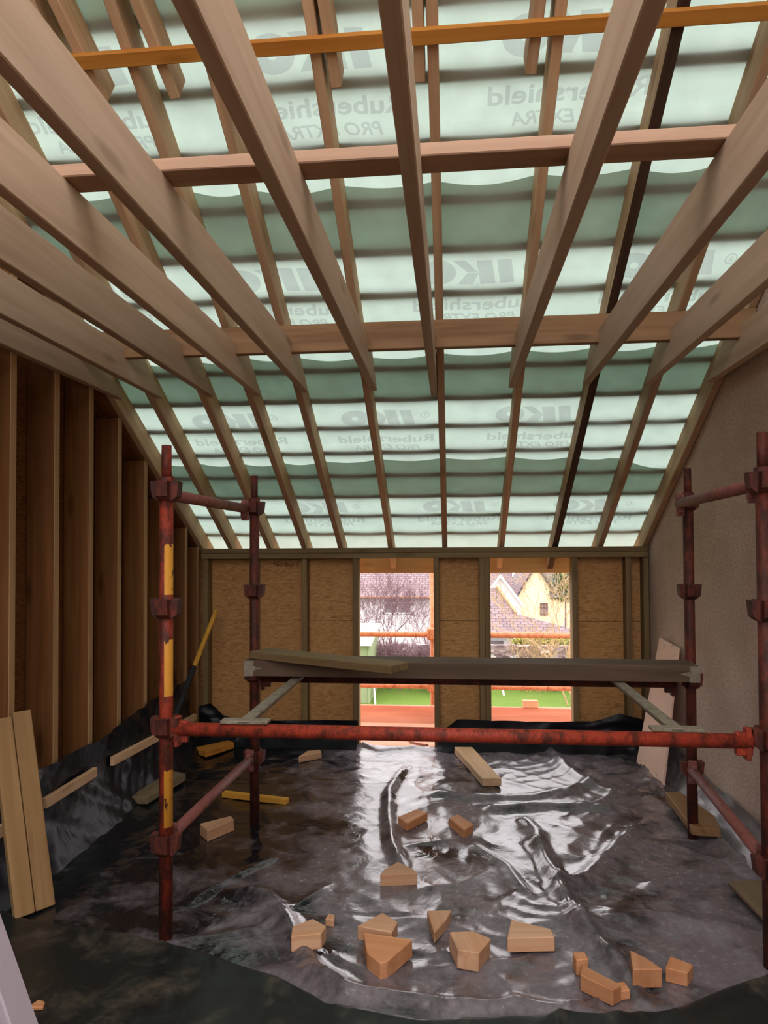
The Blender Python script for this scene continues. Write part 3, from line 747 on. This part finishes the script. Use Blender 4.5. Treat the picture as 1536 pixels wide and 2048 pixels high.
# ------------------------------------------------------------------ scaffold bay
bay = empty('scaffold_bay', (0.05, 3.0, 0))
tag(bay, 'rusty red scaffold bay of four posts with tubes between, standing across the room', 'scaffold')
def L(p): return Vector(p)-Vector((0.05, 3.0, 0))
NODES = [0.335, 0.748, 1.168, 1.588]
POSTS = {'FL': ((-1.018, 2.46), (-1.055, 2.46), M['rustyellow']), 'BL': ((-0.995, 3.52), (-1.027, 3.52), M['rust']),
         'BR': ((1.122, 3.50), (1.066, 3.50), M['rust']), 'FR': ((1.022, 2.44), (1.012, 2.44), M['rust'])}
def post_at(k, z):
    (a, b), (c, d), _ = POSTS[k]; t = z/1.75; return Vector((a+(c-a)*t, b+(d-b)*t, z))
for k, (bt, tp, mt) in POSTS.items():
    b0 = post_at(k, 0.002); m = frame(L(b0), (1, 0, 0), post_at(k, 1.75)-b0)
    bm = bmesh.new(); tube(bm, [(0, 0, 0), (0, 0, 1.625)], 0.024, 16); tube(bm, [(0, 0, 1.62), (0, 0, 1.755)], 0.0175, 14)
    tube(bm, [(0, 0, 1.600), (0, 0, 1.640)], 0.028, 16)
    p = link('standard', bm, mt, bay, smooth=False, matrix=m)
    for f_ in p.data.polygons: f_.use_smooth = len(f_.vertices) == 4
    for z in NODES:
        bm = bmesh.new(); tube(bm, [(0, 0, z-0.030), (0, 0, z-0.022), (0, 0, z+0.026), (0, 0, z+0.034)], [0.026, 0.031, 0.031, 0.026], 16)
        for a in range(4):
            R_ = Matrix.Rotation(a*PI/2, 4, 'Z'); n0 = len(bm.verts)
            pf = [(0.024, -0.034), (0.046, -0.018), (0.052, 0.036), (0.024, 0.036)]
            prism(bm, pf, -0.022, 0.022, 'XZ'); bm.verts.ensure_lookup_table()
            for v in bm.verts[n0:]: v.co = R_ @ (v.co + Vector((0, 0, z)))
        tag(link('lug_cluster', bm, M['rust'], p), 'rusty ring of wedge lugs')
def ledger(a, b, r, mat, name, wedge=True):
    a, b = L(a), L(b); o = link(name, tubem([a, b], r, 16), mat, bay, smooth=False)
    for f_ in o.data.polygons: f_.use_smooth = len(f_.vertices) == 4
    if wedge:
        dd = (b-a).normalized()
        for p, s in ((a, 1), (b, -1)):
            m = frame(p + dd*s*0.012, dd*s, (0, 0, 1))
            bm = boxm((-0.012, -0.012, -0.045), (0.040, 0.012, 0.030), 0.003); box(bm, (-0.006, -0.018, -0.060), (0.010, 0.018, 0.045), 0.002)
            link('wedge_end', bm, mat, o, matrix=m)
    return o
def inset(k1, k2, z, ra=0.045):
    a, b = post_at(k1, z), post_at(k2, z); d_ = (b-a).normalized(); return a+d_*ra, b-d_*ra
a, b = inset('FL', 'FR', 0.744); ledger(a, b, 0.0245, M['red'], 'ledger')
a, b = inset('BL', 'BR', 0.738); ledger(a, b, 0.0235, M['rust'], 'ledger')
for q1, q2 in (('FL', 'BL'), ('FR', 'BR')):
    a, b = inset(q1, q2, 1.588); ledger(a, b, 0.023, M['purple'], 'transom')
    a, b = inset(q1, q2, 0.345); ledger(a, b, 0.021, M['purple'], 'transom')
for x0, x1 in ((-0.730, -0.741), (0.742, 0.757)):
    a, b = L((x0, 2.44, 0.774)), L((x1, 3.54, 0.766))
    g_ = timber('board_bearer', a, b, 0.045, 0.012, M['galv'], parent=bay, bev=0.002)
    Lg = (b-a).length
    link('bearer_web', boxm((0.06, -0.004, -0.026), (Lg-0.06, 0.004, -0.006)), M['galv'], g_)
    link('bearer_plate', boxm((0.0, -0.085, -0.005), (0.05, 0.085, 0.007), 0.002), M['galv'], g_)
# timber resting on the bearers
bmx = empty('scaffold_board', (0.05, 3.385, 0.7845))
tag(bmx, 'long thick grey scaffold board resting across the rear bearers', 'scaffold board')
timber('board', (-1.03, 0, 0.037), (1.045, 0, 0.031), 0.19, 0.074, M['deck'], parent=bmx)
for x, s_ in ((-1.03, 1), (1.045, -1)):
    zc = 0.037 if s_ > 0 else 0.031
    bm = bmesh.new()
    pf = [(0.0, -0.036), (0.045, -0.036), (0.045, -0.012), (0.085, 0.0), (0.045, 0.012), (0.045, 0.036), (0.0, 0.036)]
    prism(bm, [(s_*a_, b_) for a_, b_ in pf], -0.0975, -0.0955, 'XZ')
    box(bm, (min(0, s_*-0.002), -0.0975, -0.036), (max(0, s_*-0.002), 0.0965, 0.036))
    tag(link('end_band', bm, M['galv'], bmx, matrix=Matrix.Translation((x, 0, zc))), 'pale metal end band')
pk = timber('short_plank', (-0.935, 3.40, 0.878), (-0.222, 3.018, 0.876), 0.14, 0.036, M['treated'])
tag(pk, 'short greenish plank lying askew on top of the scaffold board', 'plank')
# metal rail at the near left
lr = empty('ladder', (-0.75, 1.15, 0.045))
tag(lr, 'pale metal ladder whose rail shows at the lower left corner', 'ladder')
def rail_at(z): return -0.765 - 0.38*(z-0.617) + 0.75
for dy in (0.0, -0.34):
    timber('rail', (rail_at(-0.02), dy, -0.01), (rail_at(1.25), dy, 1.24), 0.026, 0.060, M['alu'], up=(0, 1, 0), parent=lr)
for z in (0.12, 0.36, 0.60, 0.84, 1.08):
    link('rung', tubem([(rail_at(z+0.02), -0.01, z), (rail_at(z+0.02), -0.33, z)], 0.013, 10), M['alu'], lr)

# ------------------------------------------------------------------ outside the openings
GZ = -2.5
bm = bmesh.new(); vs4 = [bm.verts.new(p) for p in ((-30, 5.5, GZ), (30, 5.5, GZ), (30, 20.9, GZ), (-30, 20.9, GZ))]; bm.faces.new(vs4)
structure('lawn', bm, M['lawn'])
bm = bmesh.new(); vs4 = [bm.verts.new(p) for p in ((-60, 20.9, GZ-0.1), (60, 20.9, GZ-0.1), (60, 90, GZ-0.1), (-60, 90, GZ-0.1))]; bm.faces.new(vs4)
structure('ground', bm, M['leaf'])
structure('wall_exterior', boxm((-1.975, 5.07, -2.6), (1.5, 5.09, -0.055)), M['white_render'])
tag(timber('toe_board', (-2.2, 5.985, -0.03), (2.2, 5.985, -0.036), 0.034, 0.212, M['pinkboard']), 'pink toe board on edge outside, crossing the foot of both openings', 'board')
for n_, (y_, w_) in enumerate(((5.255, 'nearest the window openings'), (5.51, 'in the middle of the three'), (5.765, 'beside the toe board'))):
    tag(timber('platform_board', (-2.4, y_, -0.07), (2.4, y_, -0.07), 0.245, 0.038, M['pinkboard']), 'pale pink scaffold platform board outside, ' + w_, 'board', 'boards of the outside scaffold platform')
tag(timber('short_block', (0.575, 5.985, 0.102), (0.70, 5.985, 0.102), 0.05, 0.056, M['offcut']), 'small orange block standing on the pink toe board', 'block')
tag(timber('brace_scrap', (-0.31, 5.13, 0.0), (-0.18, 5.02, 0.006), 0.03, 0.02, M['pinkboard']), 'thin reddish stick lying across the sill of the left opening', 'stick')
M['oscaf'] = steel('orange_scaffold', srgb(206, 138, 96), srgb(170, 96, 60), 0.42)
os_ = empty('guard_rail', (0, 6.0, GZ))
tag(os_, 'orange scaffold guard rail outside, crossing both window openings', 'guard rail')
for z in (0.672, 0.24):
    o = link('rail', tubem([(-2.6, 0, z-GZ), (2.6, 0, z-0.012-GZ)], 0.024, 14), M['oscaf'], os_, smooth=True)
for x_ in (-2.4, -0.165, 2.2):
    link('putlog', tubem([(x_-0.05, -0.90, -0.114-GZ), (x_-0.05, 0.10, -0.114-GZ)], 0.023, 12), M['oscaf'], os_, smooth=True)
p = link('upright', tubem([(-0.165, 0.05, 0.0), (-0.165, 0.05, 1.45-GZ)], 0.024, 14), M['oscaf'], os_, smooth=True)
for z in (0.672, 0.24):
    link('coupler', boxm((-0.21, -0.03, z-0.05-GZ), (-0.12, 0.08, z+0.05-GZ), 0.008), M['oscaf'], p)
link('upright', tubem([(-2.4, 0.05, 0.0), (-2.4, 0.05, 1.45-GZ)], 0.024, 14), M['oscaf'], os_, smooth=True)
link('upright', tubem([(2.2, 0.05, 0.0), (2.2, 0.05, 1.45-GZ)], 0.024, 14), M['oscaf'], os_, smooth=True)

# garden shed
sd = empty('garden_shed', (-3.2, 18.0, GZ))
tag(sd, 'sage green garden shed with pale roof, seen through the left opening', 'shed')
prof = [(0, 0), (2.1, 0), (2.1, 1.76), (0, 1.50)]
link('wall', prismm(prof, -0.9, 1.10, 'YZ'), M['shed'], sd)
link('roof', prismm([(-0.16, 1.47), (2.2, 1.76), (2.2, 1.80), (-0.16, 1.51)], -1.0, 1.16, 'YZ'), M['felt'], sd)
link('door', boxm((-0.6, -0.03, 0.05), (0.2, 0.0, 1.35)), M['shed'], sd)
link('corner_trim', boxm((1.06, -0.035, 0.0), (1.12, 0.0, 1.49)), M['shed'], sd)
tag(timber('white_batten', (-1.93, 17.75, GZ+0.03), (-2.06, 18.6, GZ+0.34), 0.04, 0.05, M['white_trim']), 'white batten leaning against the side of the green shed', 'batten')
tag(timber('white_stake', (1.36, 19.2, GZ), (1.30, 19.2, GZ+0.28), 0.05, 0.03, M['white_trim'], up=(0, 1, 0)), 'short white stake at the far edge of the lawn', 'stake')
# garden wall
structure('wall_garden', boxm((-14, 20.9, GZ-0.2), (14, 21.15, -1.40)), M['stone'])

def window(parent, x0, x1, y, z0, z1, frame_m, bars=1, lintel=None):
    f_ = bmesh.new(); t = 0.05
    for a_, b_ in (((x0, z0), (x0+t, z1)), ((x1-t, z0), (x1, z1)), ((x0, z0), (x1, z0+t)), ((x0, z1-t), (x1, z1))):
        box(f_, (a_[0], y-0.05, a_[1]), (b_[0], y, b_[1]))
    for i in range(bars):
        xm = x0+(x1-x0)*(i+1)/(bars+1); box(f_, (xm-0.02, y-0.05, z0), (xm+0.02, y, z1))
    box(f_, (x0, y-0.05, z0+(z1-z0)*0.6), (x1, y-0.005, z0+(z1-z0)*0.6+0.03))
    w = link('window', f_, frame_m, parent)
    link('pane', boxm((x0+t, y-0.02, z0+t), (x1-t, y-0.012, z1-t)), M['window_glass'], w)
    return w
def roof_plane(name, pts, mat, parent, thick=0.08):
    """A pitched roof slab from its four corners, tiles running along its local X."""
    p = [Vector(q) for q in pts]; xd = (p[1]-p[0]).normalized(); n_ = (p[1]-p[0]).cross(p[-1]-p[0]).normalized()
    if n_.z < 0: n_ = -n_
    m = frame(p[0], xd, n_); mi = m.inverted(); q = [mi @ v for v in p]
    return link(name, prismm([(v.x, v.y) for v in q], -thick, 0, 'XY'), mat, parent, matrix=m)
# white bungalow behind the shrubs (left opening)
hb = empty('house', (0, 0, 0)); tag(hb, 'white rendered bungalow behind bare shrubs, seen through the left opening', 'house')
link('wall', boxm((-9.0, 25.0, GZ-0.2), (-0.05, 30.0, -0.20)), M['white_render'], hb)
roof_plane('roof', [(-9.3, 24.7, -0.22), (0.1, 24.7, -0.22), (0.1, 27.6, 1.75), (-9.3, 27.6, 1.75)], M['tiles'], hb)
roof_plane('roof', [(0.1, 30.5, -0.22), (-9.3, 30.5, -0.22), (-9.3, 27.6, 1.75), (0.1, 27.6, 1.75)], M['tiles'], hb)
window(hb, -2.42, -1.40, 25.0, -0.86, -0.24, M['white_trim'])
link('gutter', tubem([(-9.3, 24.66, -0.26), (0.1, 24.66, -0.26)], 0.05, 8), M['brown_trim'], hb)
link('downpipe', tubem([(-0.55, 24.92, -0.3), (-0.55, 24.92, GZ)], 0.035, 8), M['brown_trim'], hb)
# white gabled house (right opening, left part)
hw = empty('house', (0, 0, 0)); tag(hw, 'white gabled house with steep tiled roof at the left of the right opening', 'house')
gx, gz = 2.14, 0.32
link('wall', prismm([(0.9, GZ-0.2), (3.05, GZ-0.2), (3.05, -0.95), (gx, gz-0.06), (0.9, -1.3)], 32.0, 35.4, 'XZ'), M['white_render'], hw)
for s_ in (-1, 1):
    dx = 1.0*s_
    link('bargeboard', prismm([(gx, gz), (gx+dx, gz-1.34), (gx+dx, gz-1.50), (gx, gz-0.17)], 31.80, 31.99, 'XZ'), M['white_trim'], hw)
    roof_plane('roof', [(gx, 31.82, gz+0.02), (gx, 35.6, gz+0.02), (gx+dx*1.02, 35.6, gz-1.36), (gx+dx*1.02, 31.82, gz-1.36)], M['tiles'], hw)
# cream house with gable, window and side wing
hy = empty('house', (0, 0, 0)); tag(hy, 'cream rendered gable house with small window, in the right opening', 'house')
ax_, az_ = 4.21, 0.74
link('wall', prismm([(3.22, GZ-0.2), (7.4, GZ-0.2), (7.4, -1.02), (5.27, -0.98), (ax_, az_-0.05), (3.22, -0.88)], 36.2, 42.0, 'XZ'), M['cream_render'], hy)
roof_plane('roof', [(ax_, 36.0, az_), (ax_, 43.0, az_), (3.12, 43.0, az_-1.78), (3.12, 36.0, az_-1.78)], M['tiles'], hy, 0.10)
roof_plane('roof', [(ax_, 36.0, az_), (ax_, 43.0, az_), (5.3, 43.0, az_-1.78), (5.3, 36.0, az_-1.78)], M['tiles_grey'], hy, 0.10)
roof_plane('roof', [(4.9, 35.9, -1.0), (8.5, 35.9, -1.0), (8.5, 38.6, 1.7), (4.40, 38.6, 1.7)], M['tiles_grey'], hy, 0.10)
roof_plane('roof', [(-2.0, 38.4, -1.05), (3.3, 38.4, -1.05), (3.3, 41.8, 2.4), (-2.0, 41.8, 2.4)], M['tiles'], hy, 0.10)
window(hy, 4.39, 4.76, 36.17, -1.90, -1.30, M['brown_trim'])
link('downpipe', tubem([(3.23, 36.12, -0.95), (3.23, 36.12, -2.2)], 0.035, 8), M['brown_trim'], hy)
# low outbuilding behind the garden wall
hg = empty('outbuilding', (0, 0, 0)); tag(hg, 'low white outbuilding with long tiled roof sloping down behind the garden wall', 'outbuilding')
link('wall', boxm((0.3, 22.4, GZ-0.2), (1.90, 24.6, -1.22)), M['white_trim'], hg)
roof_plane('roof', [(0.15, 22.1, -1.16), (3.75, 22.1, -1.16), (3.60, 22.28, -1.04), (2.04, 22.84, -0.66), (1.52, 24.0, 0.12), (0.15, 24.0, 0.12)], M['tiles'], hg)
roof_plane('roof', [(1.52, 24.0, 0.12), (0.15, 24.0, 0.12), (0.15, 24.6, -0.3), (1.75, 24.6, -0.3)], M['tiles_grey'], hg)
link('ridge_cap', tubem([(1.50, 24.0, 0.15), (2.03, 22.84, -0.63)], 0.045, 8), M['bark_tan'], hg)
link('door', boxm((1.20, 22.37, -2.4), (1.58, 22.40, -1.45)), M['window_glass'], hg)
link('fascia', boxm((0.15, 22.05, -1.27), (2.05, 22.10, -1.17)), M['white_trim'], hg)

# bare shrubs and trees
def bare(name, base, stems, h, spread, mat, label, cat, seed, r0=0.03, depth=5, twig=0.006, lean=(0, 0), parent=None, group=None, kids=(2, 3)):
    rnd = random.Random(seed); bm = bmesh.new()
    def grow(p, d, r, ln, lv):
        n = 3; pts = [p]; q = p.copy(); dd = d.copy()
        for i in range(n):
            dd = (dd + Vector((rnd.gauss(0, .12), rnd.gauss(0, .12), rnd.gauss(0.03, .08)))).normalized()
            q = q + dd*ln/n; pts.append(q.copy())
        r1 = max(twig*0.7, r*0.62)
        tube(bm, pts, [r+(r1-r)*i/n for i in range(n+1)], 5 if r > 0.015 else 3, cap=False)
        if lv > 0:
            for k_ in range(rnd.randint(*kids)):
                a_ = rnd.uniform(0, 2*PI); sp = rnd.uniform(0.35, 0.75)
                u = dd.orthogonal().normalized(); v = dd.cross(u)
                nd = (dd*math.cos(sp) + (u*math.cos(a_)+v*math.sin(a_))*math.sin(sp)).normalized()
                nd = (nd + Vector((0, 0, 0.12))).normalized()
                grow(pts[rnd.randint(2, n)], nd, r1*rnd.uniform(0.6, 0.85), ln*rnd.uniform(0.62, 0.85), lv-1)
    for i in range(stems):
        a_ = rnd.uniform(0, 2*PI); d = Vector((math.cos(a_)*spread*rnd.random()+lean[0], math.sin(a_)*spread*rnd.random()*0.6+lean[1], 1)).normalized()
        grow(Vector(base)+Vector((rnd.uniform(-.25, .25)*min(stems-1, 3)/2, rnd.uniform(-.15, .15), 0)), d, r0*rnd.uniform(0.6, 1), h*rnd.uniform(0.3, 0.38), depth)
    return tag(link(name, bm, mat, parent), label, cat, group)
GS = 'bare shrubs behind the garden wall'
GL = 'low shrubs along the lawn edge'
bare('bare_shrub', (-2.75, 21.9, GZ), 5, 3.2, 0.35, M['bark'], 'bare purple twigged shrub above the green shed roof', 'shrub', 11, 0.032, 5, 0.0065, group=GS)
bare('bare_shrub', (-1.85, 22.0, GZ), 5, 3.4, 0.35, M['bark'], 'tallest bare shrub in front of the bungalow window', 'shrub', 12, 0.040, 5, 0.0065, group=GS)
bare('bare_shrub', (-1.0, 21.9, GZ), 5, 2.9, 0.4, M['bark'], 'bare shrub at the right of the left opening behind the upright tube', 'shrub', 13, 0.030, 5, 0.0065, group=GS)
bare('bare_shrub', (-1.55, 19.8, GZ), 10, 1.5, 0.7, M['bark'], 'low brown tangled shrub along the lawn edge in the left opening', 'shrub', 17, 0.014, 4, 0.007, group=GL, kids=(3, 4))
bare('bare_shrub', (-0.6, 19.8, GZ), 10, 1.4, 0.7, M['bark'], 'low tangled shrub right of the left opening along the lawn edge', 'shrub', 19, 0.014, 4, 0.007, group=GL, kids=(3, 4))
bare('bare_tree', (3.05, 18.6, GZ), 1, 4.4, 0.0, M['bark_tan'], 'bare tan branched tree at the right edge of the right opening', 'tree', 23, 0.06, 6, 0.008, lean=(-0.15, 0))
bare('bare_tree', (2.95, 18.1, GZ), 3, 4.0, 0.25, M['bark_tan'], 'bare tan sapling leaning left beside the tree in the right opening', 'tree', 29, 0.035, 5, 0.008, lean=(-0.32, 0))
bare('bare_shrub', (2.35, 19.7, GZ), 8, 1.9, 0.6, M['bark_tan'], 'straggly tan shrub in front of the garden wall, right opening', 'shrub', 31, 0.018, 4, 0.008, group=GL)
bare('bare_shrub', (1.55, 19.9, GZ), 8, 1.0, 0.6, M['bark'], 'low dark shrub against the garden wall at the left of the right opening', 'shrub', 37, 0.012, 4, 0.007, group=GL)
def leafy(name, c, r, n, mat, label, cat, seed, size=0.05, flat=1.0):
    rnd = random.Random(seed); bm = bmesh.new(); o = empty(name, (c[0], c[1], GZ)); tag(o, label, cat)
    cz = c[2]-GZ
    for i in range(n):
        d = Vector((rnd.gauss(0, 1), rnd.gauss(0, 1), rnd.gauss(0, 1))).normalized()*rnd.random()**0.4
        p = Vector((d.x*r[0], d.y*r[1], d.z*r[2]+cz)); a_ = Vector((rnd.gauss(0, 1), rnd.gauss(0, 1), rnd.gauss(0, 1))).normalized(); b_ = a_.orthogonal().normalized()
        s_ = size*rnd.uniform(0.6, 1.3)
        bm.faces.new([bm.verts.new(p+q_) for q_ in (a_*s_, b_*s_*0.5, -a_*s_, -b_*s_*0.5)])
    link('foliage', bm, mat, o)
    link('stem', tubem([(0, 0, 0), (0.03, 0, max(0.2, cz-r[2]*0.3))], [0.04, 0.02], 6), M['bark'], o)
    return o
leafy('evergreen_tree', (3.95, 25.5, 0.3), (0.45, 0.45, 0.8), 700, M['leaf'], 'dark evergreen tree behind the bare tree at the upper right', 'tree', 41, 0.07)
leafy('leafy_hedge', (2.7, 21.6, -1.40), (1.0, 0.3, 0.28), 1800, M['leaf_yellow'], 'yellow green hedge along the top of the garden wall', 'hedge', 43, 0.06)
leafy('leafy_shrub', (-0.45, 19.4, -1.95), (0.30, 0.25, 0.45), 700, M['leaf_yellow'], 'yellow green shrub below the coupler at the right of the left opening', 'shrub', 47, 0.05)
leafy('leafy_shrub', (2.8, 19.9, -1.98), (0.40, 0.3, 0.4), 700, M['leaf'], 'dark green shrub at the lawn edge, right side of the right opening', 'shrub', 53, 0.05)

bpy.context.view_layer.update()
